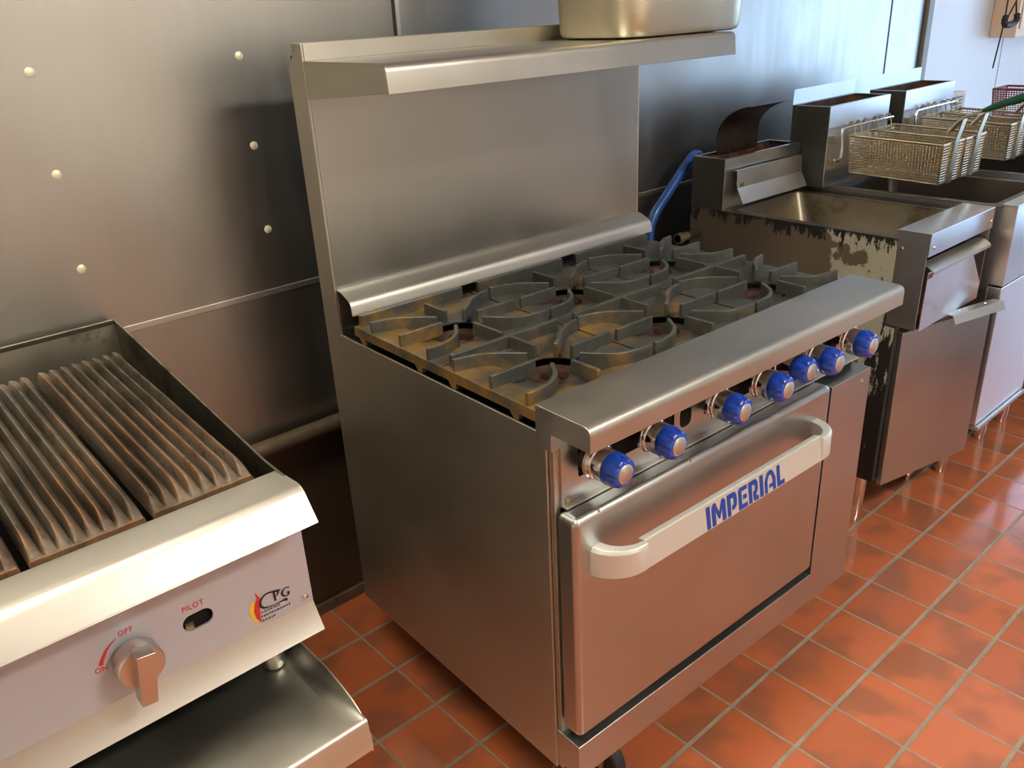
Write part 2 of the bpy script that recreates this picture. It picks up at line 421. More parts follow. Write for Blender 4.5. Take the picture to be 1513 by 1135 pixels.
# ------------------------------------------------------------------ room
WY = .23
X0, X1, Y0, H = -2.6, 5.0, -3.7, 2.75
mb = MB(); mb.box(X0, X1, -WY, -Y0, -.05, 0); struct(mb.done('floor', 'tile', None, smooth=False))
def wall_box(name, x0, x1, d0, d1, z0, z1, mat):
    return struct(MB().box(x0, x1, d0, d1, z0, z1).done(name, mat, None, smooth=False))
wall_back = wall_box('wall_back', X0, 3.2, -WY - .1, -WY, 0, H, 'steel_wall')
wall_back2 = wall_box('wall_back_right', 3.2, X1, -WY - .1, -WY, 0, H, 'white_wall')  # white colour stands in for the window's reflection on this stretch of wall
wall_box('wall_left', X0 - .1, X0, -WY, -Y0, 0, H, 'cream')
wall_box('wall_front', X0, X1, -Y0, -Y0 + .1, 0, H, 'cream')
wall_box('ceiling', X0, X1, -WY, -Y0, H, H + .1, 'cream')
# right end wall; its big window is invented, unseen, for daylight and reflections
wy0, wy1, wz0, wz1 = .25, 2.3, .06, 2.1       # d range / z range of the opening
mb = MB(); mb.holed([(-WY, 0), (-Y0, 0), (-Y0, H), (-WY, H)], [[(wy0, wz0), (wy1, wz0), (wy1, wz1), (wy0, wz1)]], 'x', X1, X1 + .1)
struct(mb.done('wall_right', 'white_wall', None, smooth=False))
mb = MB()
for a, b, c, d in ((wy0, wy0 + .06, wz0, wz1), (wy1 - .06, wy1, wz0, wz1), (wy0, wy1, wz0, wz0 + .06), (wy0, wy1, wz1 - .06, wz1), (1.22, 1.28, wz0, wz1)):
    mb.box(X1 + .02, X1 + .08, a, b, c, d)
struct(mb.done('added_window', 'black', None, .003))

# seams, battens and rivets of the wall cladding
struct(MB().box(X0, 2.84, -WY, -WY + .0035, .912, .926).done('trim_1', 'steel_light', None, .0015))
struct(MB().box(.413, .424, -WY, -WY + .004, .926, H).done('trim_2', 'steel_light', None, .0015))
struct(MB().box(.405, .413, -WY, -WY + .0015, .926, H).done('trim_3', 'black', None))
struct(MB().box(2.856, 2.864, -WY, -WY + .002, 0, H).done('trim_4', 'black', None))
struct(MB().box(3.165, 3.215, -WY, -WY + .018, 0, H).done('trim_5', 'batten', None, .003))
struct(MB().box(4.085, 4.093, -WY, -WY + .001, 0, H).done('trim_6', 'batten', None))
struct(MB().box(X0, X1, -WY, -WY + .012, 0, .034).done('baseboard_back', 'pipe', None, .004))
struct(MB().box(X0, 2.84, -WY, -WY + .002, .034, .545).done('reflection_sheet', plain('lower_wall_reflection', (.07, .052, .038), .35, .5, .3, 8), None))  # brown sheet paints the dark reflection in the steel below the pipe
for x in (-.79, -.39, .012):
    for z in (1.062, 1.246, 1.428):
        MB().lathe([(.0088, 0), (.0088, .0012), (.006, .0028), (.0001, .0033)], (x, -WY, z), 'd', 16).done('rivet', 'rivet', wall_back)

# wall pipe low behind the appliances
pp = tag(MB().tube([(-1.6, -.19, .561), (1.25, -.19, .561)], .0195, 16).done('wall_pipe', 'pipe', None), 'dull brown pipe running low along the wall behind the broiler and range', 'pipe')

# ------------------------------------------------------------------ the six-burner range
YA = -.0325
W, DP, ZS = .914, .702, .8837
R = thing('gas_range', 'stainless six burner range with oven, blue knobs and tall backguard', 'range', (0, 0, 0), YA)
side = [(0, .175), (DP, .175), (DP, ZS), (.0605, ZS), (.0605, 1.4518), (.046, 1.4518), (0, 1.407)]
for x0, x1 in ((0, .005), (W - .005, W)):
    MB().prism(side, 'x', x0, x1).done('side_panel', 'steel_side', R, .0012)
MB().box(.006, W - .006, .012, .70, .175, .855).done('body', 'dark', R)
MB().box(.005, W - .005, .004, .0118, .175, 1.43).done('rear_panel', 'galv', R)
bg = MB().box(.005, W - .005, .012, .0605, .856, 1.4518).done('backguard', 'steel_guard', R, .0015)
nose = fillet([(.061, .978), (.075, .976), (.108, .962), (.112, .935)], [0, .006, .010, 0], 5)
MB().sheet(nose, .006, W - .004, -.0025).done('backguard_trim', 'steel_light', R)
# high shelf
lip = fillet([(.061, 1.421), (.342, 1.421), (.347, 1.3735), (.335, 1.3735)], [0, .014, .001, 0], 6)
sh = MB().sheet(lip, .001, W, .0025).done('shelf', 'steel_x', R)
MB().box(.004, W - .002, .0605, .0625, 1.421, 1.4518).done('shelf_upstand', 'steel_x', sh, .0008)
gus = [(.061, 1.4195), (.325, 1.4195), (.339, 1.41), (.344, 1.375), (.061, 1.353)]
for x in (.001, W - .003):
    MB().prism(gus, 'x', x, x + .002).done('gusset', 'steel_side', sh, .0005)
# landing ledge
led = fillet([(.679, .93), (.802, .93), (.802, .888), (.716, .888), (.716, .858), (.679, .858)], [0, .016, 0, 0, 0, 0], 7, True)
MB().prism(led, 'x', .000, W).done('landing_ledge', 'steel_ledge', R, .0015)
# control panel with pilot hole; three dark slots stand in for knob shadow
def slot(x0, x1, z0, z1, r=.006): return rrect(x0, x1, z0, z1, r, 3)
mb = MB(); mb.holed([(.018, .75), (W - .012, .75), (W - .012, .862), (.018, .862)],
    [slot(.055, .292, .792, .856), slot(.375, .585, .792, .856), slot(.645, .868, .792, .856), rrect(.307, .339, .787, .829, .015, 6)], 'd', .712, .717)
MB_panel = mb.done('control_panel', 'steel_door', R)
MB().box(.006, W - .006, .70, .7125, .175, .862).done('front_frame', 'steel_side', R, .001)
MB().box(.05, .87, .7126, .7135, .786, .858).done('knob_shadow_sheet', 'dark', R)  # dark sheet painting knob shadow in the slots, also behind the pilot hole
MB().box(.018, W - .012, .716, .728, .7495, .754).done('panel_flange', 'steel_light', R, .001)
MB().box(.018, W - .012, .7126, .7135, .28, .7495).done('oven_gap', 'dark', R)
# oven door
mb = MB(); mb.prism(rrect(.004, .741, .286, .748, .016, 5), 'd', .716, .762)
door = mb.done('oven_door', 'steel_door', R, .013, 5)
for x in (.06, .29, .53): MB().lathe([(.004, 0), (.0035, .002), (.0001, .003)], (x, .757, .7435), 'd', 10).done('screw', 'chrome', door)
# handle : two cast elbows and a flat bar
def elbow(sgn, xr, xb):
    """from the door root at xr up to the bar end at xb"""
    mb = MB(); n = 12; rings = []
    for i in range(n + 1):
        t = i / n; a = t * PI / 2
        x = xr + (xb - xr) * (1 - math.cos(a)) if sgn > 0 else xr + (xb - xr) * (1 - math.cos(a))
        d = .757 + (.817 - .757) * math.sin(a)
        zc0, h = (.686 + (.667 - .686) * t), (.108 * (1 - t) ** 1.6 + .053 * (1 - (1 - t) ** 1.6))
        tx, td = (xb - xr) * math.sin(a), .06 * math.cos(a) + 1e-5; l = math.hypot(tx, td); nx, nd = -td / l * sgn, tx / l * sgn
        th = .0085 + .009 * (1 - t)
        ring = []
        zb = .6325 + (.641 - .6325) * t; zt_ = .687 + (.692 - .687) * t
        for (q, z) in ((-.5, zb + .002), (-.5, zt_ - .002), (-.2, zt_), (.3, zt_ - .001), (.5, zt_ - .007), (.5, zb)):
            ring.append(mb.v(x + nx * q * th * 1.6, d + nd * q * th * 1.6, z))
        rings.append(ring)
    for a, b in zip(rings, rings[1:]):
        for k in range(6): mb.face([a[k], a[(k + 1) % 6], b[(k + 1) % 6], b[k]])
    mb.face(rings[0][::-1]); mb.face(rings[-1]); return mb
hd = MB().prism([(.800, .690), (.8115, .6935), (.815, .6925), (.823, .641), (.819, .6385), (.806, .642)], 'x', .108, .622).done('door_handle', 'handle', door, .001)
elbow(1, .048, .110).done('handle_bracket', 'handle', hd, .0015, 2)
elbow(-1, .690, .620).done('handle_bracket', 'handle', hd, .0015, 2)
# IMPERIAL lettering on the bar face
LET = {
 'I': (.26, [[(0, 0), (.26, 0), (.26, 1), (0, 1)]]),
 'M': (.98, [[(0, 0), (.27, 0), (.27, .58), (.46, .20), (.56, .20), (.72, .58), (.72, 0), (.98, 0), (.98, .86), (.86, 1), (.72, 1), (.50, .52), (.28, 1), (.12, 1), (0, .86)]]),
 'P': (.70, [[(0, 0), (.25, 0), (.25, .76), (.42, .76), (.46, .70), (.46, .50), (.42, .43), (.33, .43), (.33, .20), (.50, .20), (.66, .32), (.70, .45), (.70, .78), (.62, .95), (.48, 1), (0, 1)]]),
 'E': (.66, [[(0, 0), (.66, 0), (.66, .2), (.25, .2), (.25, .8), (.66, .8), (.66, 1), (.1, 1), (0, .88)], [(.33, .40), (.62, .40), (.62, .60), (.33, .60)]]),
 'R': (.74, [[(0, 0), (.25, 0), (.25, .78), (.42, .78), (.47, .7), (.47, .56), (.42, .48), (.33, .48), (.33, .12), (.42, 0), (.74, 0), (.74, .2), (.6, .2), (.56, .3), (.66, .42), (.70, .55), (.70, .8), (.62, .95), (.5, 1), (0, 1)]]),
 'A': (.86, [[(0, 0), (.22, 0), (.22, .55), (.36, .78), (.50, .78), (.62, .55), (.62, .36), (.34, .36), (.34, .18), (.62, .18), (.62, 0), (.86, 0), (.86, .56), (.66, .92), (.52, 1), (.34, 1), (.2, .92), (0, .56)]]),
 'L': (.60, [[(0, 0), (.60, 0), (.60, .22), (.25, .22), (.25, 1), (0, 1)]]),
}
mb = MB(); tot = sum(LET[c][0] for c in 'IMPERIAL') + 7 * .11; cur = 0; sx = .232 / tot
for ch in 'IMPERIAL':
    w, polys = LET[ch]
    for pl in polys:
        A = []
        for u, t in pl:
            zz = .6435 + t * .0425; dd = .8232 - (zz - .641) * (.008 / .0515) + .0003
            A.append(mb.v(.2625 + (cur + u) * sx, dd, zz))
        f = mb.face(A)
    cur += w + .11
mb.done('lettering', 'letter_blue', hd, smooth=False)
# kick panel, side box, casters
MB().box(.003, .745, .700, .761, .188, .2665).done('kick_panel', 'steel_door', R, .002)
sb = MB().box(.757, .913, .700, .7535, .174, .7335).done('side_box', 'steel_door', R, .0015)
MB().lathe([(.0045, 0), (.004, .002), (.0001, .003)], (.876, .7535, .712), 'd', 12).done('screw', 'chrome', sb)
MB().lathe([(.0055, 0), (.005, .003), (.0001, .004)], (.032, .717, .757), 'd', 12).done('screw', 'brass', R)
MB().lathe([(.0045, 0), (.004, .003), (.0001, .004)], (.83, .717, .80), 'd', 12).done('screw', 'chrome', R)
for x in (.165, .80):
    for d in (.09, .665 if x < .5 else .585):
        c = MB().lathe([(.001, -.016), (.045, -.016), (.05, -.012), (.05, .012), (.045, .016), (.001, .016)], (x, d, .05), 'x', 28).done('caster', 'rubber', R)
        MB().tube([(x, d, .05), (x, d + .0, .176)], .012, 10).box(x - .03, x + .03, d - .03, d + .03, .168, .1765).box(x - .024, x - .019, d - .018, d + .018, .04, .17).box(x + .019, x + .024, d - .018, d + .018, .04, .17).done('caster_fork', 'steel', c)
# knobs
def knob(x, z, dface, bezel=True):
    if bezel:
        k = MB().lathe([(.0315, .0), (.0315, .006), (.0300, .008), (.0300, .009), (.0308, .010), (.0300, .013), (.0280, .0145), (.0280, .034), (.0265, .037), (.001, .037)], (x, .736, z), 'd', 40).done('bezel', 'chrome', R)
    if bezel: MB().lathe([(.023, 0), (.023, .0195), (.001, .0195)], (x, .7165, z), 'd', 24).done('neck', 'black', k)
    if not bezel: MB().lathe([(.0290, 0), (.0290, .006), (.0262, .008), (.0262, .040), (.001, .040)], (x, .717, z), 'd', 40).done('bezel', 'chrome', R)
    d0 = .7715 if bezel else .756
    Lk = dface - d0
    mod = lambda a, h: 1.0 if h < Lk * .3 or h > Lk * .999 else 1.0 - .16 * max(0.0, math.cos(8 * a)) * min(1, (h - Lk * .3) / (Lk * .5))
    kn = MB().lathe([(.024, -.006), (.0278, -.001), (.0286, Lk * .06), (.0286, Lk * .30), (.0281, Lk * .42), (.0274, Lk * .55), (.0262, Lk * .72), (.0248, Lk * .86), (.0234, Lk * .95), (.0216, Lk * .99), (.0172, Lk), (.001, Lk)], (x, d0, z), 'd', 96, mod).done('knob', 'knob_blue', R)
    MB().lathe([(.0166, Lk - .001), (.0166, Lk + .001), (.0140, Lk + .003), (.0001, Lk + .0040)], (x, d0, z), 'd', 40).done('dial_cap', 'steel_light', kn)
for x in (.077, .205, .383, .514, .688, .815): knob(x, .823, .80)
knob(.612, .825, .786, False)
# burners
for bx in (.15, .45, .75):
    for bd in (.285, .560):
        b = MB().lathe([(.050, -.02), (.0555, 0), (.0550, .006), (.050, .0085), (.040, .0065), (.032, .0085), (.027, .008), (.0245, .0), (.024, -.010), (.0001, -.010)], (bx, bd, .887), 'z', 48).done('burner', 'burner', R)
        mb = MB()
        mb.lathe([(.012, -.011), (.011, -.002), (.0001, -.001)], (bx, bd, .887), 'z', 20)
        mb.done('burner_cap', 'burner', b)
        MB().holed(circle(bx, bd, .09, 32), [circle(bx, bd, .0715, 32)], 'z', .858, .862).done('burner_ring', 'dark', b)

# six lift-off cast grates
GZT = .940
def zplate(u, w):
    r = math.hypot(u, w)
    return .9165 if r > .108 else .9165 - .011 * min(1, (.108 - r) / .03)
def finbot(u, w):
    r = math.hypot(u, w)
    return zplate(u, w) - .004 if r > .062 else .9135
def grate_meshes(w0, back):
    """w0 = back edge offset (negative), front edge +.135"""
    gx, wf = .147, (.137 if back else .116)
    g = bpy.data.objects.new('range_grate', None)
    mb = MB(); seg = 64; rings = []
    def edge(a, r=None):
        c, s_ = math.cos(a), math.sin(a)
        tx = gx / abs(c) if abs(c) > 1e-9 else 1e9; ty = (wf if s_ > 0 else -w0) / abs(s_) if abs(s_) > 1e-9 else 1e9
        t = min(tx, ty); return (c * t, s_ * t)
    angs = sorted([2 * PI * k / seg for k in range(seg)] + [math.atan2(y, x) % (2 * PI) for x in (gx, -gx) for y in (wf, w0)])
    def ring(f):
        return [f(a) for a in angs]
    R0 = [mb.v(.062 * math.cos(a), .062 * math.sin(a), .902) for a in angs]
    R1 = [mb.v(.062 * math.cos(a), .062 * math.sin(a), .9065) for a in angs]
    R1b = [mb.v(.080 * math.cos(a), .080 * math.sin(a), .9075) for a in angs]
    R2 = [mb.v(.108 * math.cos(a), .108 * math.sin(a), .9165) for a in angs]
    R3 = [mb.v(edge(a)[0], edge(a)[1], .9165) for a in angs]
    R4 = [mb.v(edge(a)[0], edge(a)[1], .902) for a in angs]
    for A, B in ((R0, R1), (R1, R1b), (R1b, R2), (R2, R3), (R3, R4), (R4, R0)):
        for k in range(len(angs)): mb.face([A[k], A[(k + 1) % len(angs)], B[(k + 1) % len(angs)], B[k]])
    # side rails and feet
    for s_ in (-1, 1):
        x0, x1 = sorted((s_ * gx, s_ * (gx - .010)))
        mb.box(x0, x1, w0, wf, .8965, .905)
        for wd in (w0 + .035, .070): mb.prism([(wd - .020, .898), (wd + .006, .898), (wd + .004, .8845), (wd - .008, .8845)], 'x', x0, x1)
    plate = mb.done('plate', 'iron_plate', None, .0012)
    fins = []
    T = .0075
    def add(path, smooth=True, th=T):
        if smooth: path = smooth_path(path, 5)
        fins.append(('fin', path, th))
    bk = w0 + .012
    add([(-.135 if not back else -.138, bk), (.118, bk)], False, .010)          # rear rim
    add([(0, bk + .004 if not back else w0 + .045), (0, -.048)], False)          # rear finger
    add([(0, .046), (0, wf - .004)], False)                                       # front finger
    add([(-gx + .004, 0), (-.045, 0)], False); add([(.044, -.002), (gx - .004, -.002)], False)
    add([(-.143, -.104), (-.094, -.090), (-.060, -.062), (-.033, -.032)])
    add([(.145, -.096), (.110, -.090), (.080, -.071), (.056, -.046), (.040, -.022)] if False else [(.145, -.094), (.112, -.087), (.080, -.069), (.055, -.046), (.030, -.028)])
    add([(-.145, .095), (-.100, .092), (-.064, .073), (-.046, .050), (-.033, .032)])
    add([(.032, .033), (.056, .064), (.085, .088), (.145, .097)])
    objs = [plate]
    for nme, path, th in fins:
        o = MB().fin(path, th, GZT, finbot).done('fin', 'iron', None, .0016); objs.append(o)
    return objs
protoF = grate_meshes(-.135, False); protoB = grate_meshes(-.166, True)
def place_grate(objs, x, d, label, first):
    t = thing('range_grate', label, 'grate', (0, 0, 0), YA, 'cast iron grates on the range top')
    c, s_ = math.cos(YA), math.sin(YA); t.location = (x * c + d * s_, x * s_ - d * c, 0)
    for o in objs:
        q = o if first else o.copy()
        if not first: COL.objects.link(q)
        q.parent = t
    return t
for i, x in enumerate((.15, .45, .75)):
    place_grate(protoB, x, .285, ['rust-stained cast iron grate over the rear left burner, below the backguard', 'cast iron grate over the rear middle burner of the range', 'dark cast iron grate over the rear right burner, nearest the blue hose'][i], i == 0)
    place_grate(protoF, x, .560, ['rust-edged cast iron grate over the front left burner, nearest the broiler', 'cast iron grate over the front middle burner, behind the ledge', 'dark cast iron grate over the front right burner, nearest the old fryer'][i], i == 0)

# pan on the high shelf
PZ = 1.4225
px0, px1, pd0, pd1 = .600, 1.000, .074, .318
mb = MB(); rings = []
prof = [(.012, .0), (.004, .003), (0.0, .012), (-.002, .06), (-.005, .21), (-.007, .24), (-.016, .243), (-.016, .248), (-.006, .248), (0.002, .23), (.004, .02), (.016, .008)]
for ins, h in prof:
    rings.append([mb.v(u, w, PZ + h) for u, w in rrect(px0 + ins, px1 - ins, pd0 + ins, pd1 - ins, .07, 8)])
for a, b in zip(rings, rings[1:]):
    for k in range(len(a)): mb.face([a[k], a[(k + 1) % len(a)], b[(k + 1) % len(a)], b[k]])
mb.face(rings[0][::-1]); mb.face(rings[-1])
pan = mb.done('roasting_pan', 'steel_oldpan', None, .0)
pan.rotation_euler = (0, 0, YA); tag(pan, 'worn tan aluminium pan with rounded corners standing on the range shelf', 'pan')

# ------------------------------------------------------------------ charbroiler on its stand
BO = (-.361, .2, 0); BW = .69
B = thing('charbroiler', 'countertop gas charbroiler with grey front panel and single steel knob', 'broiler', BO)
gs = fillet([(0, .60), (0, .957), (.56, .884), (.63, .874), (.683, .8722), (.735, .8722), (.71, .84), (.71, .60)], [0, 0, .02, .02, 0, 0, 0, 0], 4, True)
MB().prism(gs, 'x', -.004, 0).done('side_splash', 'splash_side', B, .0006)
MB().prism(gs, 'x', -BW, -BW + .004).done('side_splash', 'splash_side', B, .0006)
rs_ = MB().box(-BW, -.004, 0, .004, .60, .957).done('rear_splash', 'splash', B, .0006)
MB().box(-BW + .004, -.005, .0041, .0055, .9475, .9555).done('grease_line', 'soot_black', rs_)
MB().box(-BW + .004, -.005, .005, .705, .615, .74).done('body', 'dark', B)
MB().box(-BW + .005, -.006, .60, .69, .735, .80).done('grease_trough', 'dark', B)
ledg = fillet([(.660, .840), (.664, .8700), (.742, .8755), (.779, .8275), (.772, .8275)], [0, .003, .014, .001, 0], 6)
MB().sheet(ledg, -BW, .0, .0025).done('front_ledge', 'steel_light', B)
MB().prism([(.664, .866), (.742, .872), (.774, .830), (.716, .830), (.664, .80)], 'x', -.003, 0).done('ledge_cheek', 'steel_light', B)
mb = MB(); hx, hz = -.1755, .7163
ang = .0
ov = []
for k in range(28):
    a = 2 * PI * k / 28; rx, r = .0088, .0135
    ov.append((hx + r * math.cos(a) + (rx if math.cos(a) > 0 else -rx), hz + r * math.sin(a)))
mb.holed([(-BW + .001, .652), (0, .652), (0, .832), (-BW + .001, .832)], [ov, circle(-.2665, .711, .021, 28)], 'd', .7095, .7131)
pnl = mb.done('control_panel', 'panel_grey', B)
MB().box(-BW + .004, -.004, .705, .7062, .652, .83).done('panel_backing', 'dark', B)
MB().tube([(-.192, .706, .708), (-.182, .71, .709)], .006, 10).done('pilot_valve', 'brass', B)
MB().sheet([(.713, .6555), (.7131, .6504), (.7378, .6095), (.729, .606)], -BW, 0, .002).done('front_lip', 'steel_light', B)
MB().lathe([(.0058, 0), (.0054, .002), (.003, .0038), (.0001, .004)], (-.0125, .7131, .6662), 'd', 16).done('screw', 'chrome', B)
# knob of the broiler
kx, kz = -.2685, .7115
kn = MB().lathe([(.0225, .002), (.0225, .006), (.0290, .006), (.0312, .010), (.0312, .034), (.0292, .0365), (.0001, .0365)], (kx, .7131, kz), 'd', 48).done('knob', 'knob_steel', B)
mb = MB(); ta = math.radians(-8)
bar = [(-.0125, .031), (.0125, .031), (.0105, -.047), (-.0105, -.047)]
mb.prism([(kx + u * math.cos(ta) - w * math.sin(ta), kz + u * math.sin(ta) + w * math.cos(ta)) for u, w in bar], 'd', .7131 + .030, .7131 + .056)
mb.done('knob_grip', 'knob_steel', kn, .0012)
# printing on the broiler panel (local coordinates = world - origin)
PD = .7131
def pdone(nm, m='red', s_=False): mb.done(nm, m, pnl, smooth=False)
mb = MB()
text_poly(mb, 'OFF', -.6412 + .361, .7492, .0112, PD + .0004, -.02, sx=.95, bold=.0001, space=1.1)
pdone('off_print'); mb = MB()
text_poly(mb, 'ON', -.6800 + .361, .7090, .0112, PD + .0004, -.02, sx=.92, bold=.0001, space=1.05)
pdone('on_print'); mb = MB()
text_poly(mb, 'PILOT', -.5557 + .361, .7388, .0122, PD + .0004, -.01, sx=.92, bold=.0001, space=1.1)
pdone('pilot_print'); mb = MB()
arc = [(-.6448, .7483, .001), (-.6530, .7436, .0026), (-.6600, .7370, .0040), (-.6655, .7290, .0052), (-.6690, .7230, .0058), (-.6706, .7185, .006)]
stroke(mb, [(x + .361, z, w) for x, z, w in arc], .003, PD)
pdone('dial_arc'); mb = MB()
red = [(-.4497, .7159), (-.4435, .7026), (-.4461, .6913), (-.4475, .6778), (-.4485, .6588), (-.4544, .6704), (-.4565, .683), (-.4534, .6955), (-.4487, .7041)]
f = mb.face([mb.v(x + .361, PD + .0007, z) for x, z in red[::-1]])
mb.done('flame_print', 'red', pnl, smooth=False)
yel = [(-.4522, .7061), (-.4539, .6957), (-.4572, .682), (-.4555, .671), (-.449, .6591), (-.4597, .6683), (-.4634, .6814), (-.4617, .6946), (-.4569, .7031)]
mb = MB(); f = mb.face([mb.v(x + .361, PD + .0005, z) for x, z in yel]); mb.done('flame_print', 'yellow', pnl, smooth=False)
mb = MB()
def S(pts, w): stroke(mb, smooth_path([(x + .361, z, ww * 1.4) for x, z, ww in pts], 6), w, PD + .0006)
S([(-.4110, .7000, .0022), (-.4300, .7045, .0018), (-.4380, .7030, .0022), (-.4440, .6970, .0030), (-.4450, .6890, .0032), (-.4400, .6825, .0022), (-.4300, .6800, .0012), (-.4200, .6792, .0010), (-.4110, .6792, .0020), (-.4050, .6790, .0036), (-.4032, .6755, .0020)], .002)
S([(-.4212, .7020, .0026), (-.4212, .6940, .0026), (-.4212, .6858, .0026)], .0026)
S([(-.4225, .7022, .0012), (-.4175, .7022, .0014), (-.4150, .6975, .0024), (-.4175, .6932, .0014), (-.4210, .6930, .0010)], .002)
S([(-.4232, .6858, .0010), (-.4192, .6858, .0010)], .001)
S([(-.3965, .6965, .0022), (-.4000, .6990, .0012), (-.4055, .6975, .0018), (-.4088, .6925, .0028), (-.4070, .6865, .0020), (-.4020, .6842, .0012), (-.3985, .6862, .0022), (-.3985, .6898, .0022)], .002)
S([(-.4015, .6900, .0009), (-.3960, .6898, .0009)], .001)
pdone('brand_print', 'ink'); mb = MB()
text_poly(mb, 'COOKING', -.4466 + .361, .6748, .0051, PD + .0006, -.05, sx=1.0, space=1.45, bold=.00012)
pdone('caption_print', 'ink'); mb = MB()
text_poly(mb, 'PERFORMANCE', -.4469 + .361, .6673, .0051, PD + .0006, -.03, sx=1.02, space=1.45, bold=.00012)
pdone('caption_print', 'ink'); mb = MB()
text_poly(mb, 'GROUP', -.4471 + .361, .6596, .0051, PD + .0006, -.05, sx=1.0, space=1.45, bold=.00012)
mb.done('caption_print', 'ink', pnl, smooth=False)
for x in (-.055, -BW + .05):
    for d in (.08, .64):
        MB().lathe([(.012, 0), (.019, .002), (.019, .02), (.013, .03), (.013, .109)], (x, d, .5115), 'z', 20).done('foot', 'steel', B)
# ribbed grates of the broiler
def rib_grate():
    mb = MB(); nx, nd = 112, 74; w, l = .151, .548; nr = 8; V = []
    for j in range(nd + 1):
        row = []; t = j / nd; dd = t * l
        for i in range(nx + 1):
            u = i / nx; xx = u * w
            p = (u * nr) % 1.0; 
            if i == nx: p = .999
            # lopsided crest with a hollow valley
            h = p / .22 if p < .22 else 1 - ((p - .22) / .78) ** 1.35 * .96
            h = max(0, min(1, h)) ** .75
            endf = min(1, max(0, (l - .010 - dd) / .035)); endf = math.sqrt(max(0, 1 - (1 - endf) ** 2))
            endb = min(1, max(0, (dd - .018) / .03)); endb = endb * endb * (3 - 2 * endb)
            z = -.004 + .026 * h * endf * (.35 + .65 * endb) + .012 * (1 - endb)
            z += .0012 * noise.noise(Vector((xx * 40, dd * 14, 3)))
            ex = min(u, 1 - u) * w
            if ex < .003: z -= (.003 - ex) * 1.5
            row.append(mb.v(xx, dd, z))
        V.append(row)
    for j in range(nd):
        for i in range(nx): mb.face([V[j][i], V[j][i + 1], V[j + 1][i + 1], V[j + 1][i]])
    per = [V[0][i] for i in range(nx + 1)] + [V[j][nx] for j in range(1, nd + 1)] + [V[nd][i] for i in range(nx - 1, -1, -1)] + [V[j][0] for j in range(nd - 1, 0, -1)]
    low = [mb.bm.verts.new((v.co.x, v.co.y, -.014)) for v in per]
    for k in range(len(per)): mb.face([per[k], per[(k + 1) % len(per)], low[(k + 1) % len(per)], low[k]])
    mb.face(low)
    return mb.done('broiler_grate', 'broil', None, ang=60)
g0 = rib_grate()
slope = math.atan2(.932 - .896, .548)
GL = ['ribbed cast iron broiler grate furthest right, beside the side splash', 'ribbed orange-rusted broiler grate second from the right splash', 'ribbed broiler grate cut off by the left edge of the photo', 'fourth broiler grate, beyond the left edge of the photo']
for i in range(4):
    g = g0 if i == 0 else g0.copy()
    if i: COL.objects.link(g)
    g.location = (BO[0] - .031 - .151 - i * .162, .2 - .102, .908); g.rotation_euler = (slope, 0, 0)
    tag(g, GL[i], 'grate', 'ribbed grates of the charbroiler')
# stand
ST = thing('equipment_stand', 'low stainless equipment stand under the charbroiler, raised side rim', 'stand', (0, 0, 0))
SZ = .51
top = MB().box(-1.12, -.381, -.10, .652, SZ - .02, SZ).done('stand_top', 'steel_tray', ST, .002)
flg = fillet([(-.10, SZ - .06), (-.10, SZ + .028), (.56, SZ + .030), (.632, SZ + .010), (.660, SZ - .030), (.660, SZ - .06)], [0, .01, .05, .03, .005, 0], 6, True)
MB().prism(flg, 'x', -.373, -.370).done('side_rim', 'steel_tray', top, .0008)
mb = MB(); A = []
stn = [(-.10, .029), (.20, .029), (.50, .029), (.56, .028), (.59, .024), (.615, .016), (.635, .007), (.650, .001)]
for t in range(9):
    q = t / 8; x = -.400 + .0265 * math.sin(q * PI / 2); f_ = 1 - math.cos(q * PI / 2)
    A.append([mb.v(x, d, SZ + .0006 + hh * f_) for d, hh in stn])
for a, b in zip(A, A[1:]):
    for k in range(len(stn) - 1): mb.face([a[k], a[k + 1], b[k + 1], b[k]])
mb.done('rim_cove', 'steel_tray', top)
MB().sheet(fillet([(.62, SZ + .0005), (.655, SZ + .0012), (.662, SZ - .055), (.652, SZ - .055)], [0, .006, .001, 0], 4), -1.12, -.3712, .002).done('front_apron', 'steel_tray', top)
for x in (-1.08, -.42):
    for d in (-.06, .60): MB().tube([(x, d, 0), (x, d, .03), (x, d, SZ - .02)], [.014, .0205, .0205], 16).done('leg', 'steel', ST)
MB().box(-1.07, -.43, -.05, .59, .16, .19).done('undershelf', 'steel_tray', ST, .002)

# ------------------------------------------------------------------ old fryer (nearest)
def fryer_rot(yaw, ta, tb): return (Matrix.Rotation(yaw, 4, 'Z') @ Matrix.Rotation(ta, 4, 'X') @ Matrix.Rotation(tb, 4, 'Y')).to_euler()
F = thing('deep_fryer', 'old floor fryer with peeling painted side and scorched flue deflector', 'fryer', (1.339, -.0234, .0224))
F.scale = (.985, .985, .985)
F.rotation_euler = fryer_rot(.0147, .0048, .0122)
FW = .4267
MB().prism([(-.093, .155), (.602, .155), (.602, .64), (.575, .64), (.575, .887), (-.093, .887)], 'x', 0, .003).done('side_panel', 'peel', F, .0006)
MB().prism([(-.093, .155), (.602, .155), (.602, .64), (.575, .64), (.575, .887), (-.093, .887)], 'x', FW - .003, FW).done('side_panel', 'black_side', F, .0006)
MB().box(.0005, .022, .598, .604, .155, .645).done('front_edge', 'black', F)
MB().box(.004, FW - .004, -.09, -.085, .155, .887).done('back_panel', 'black', F)
MB().box(.004, FW - .004, -.085, .57, .155, .60).done('body', 'dark', F)
MB().box(.004, FW - .004, .57, .60, .155, .80).done('front_inner', 'soot', F)
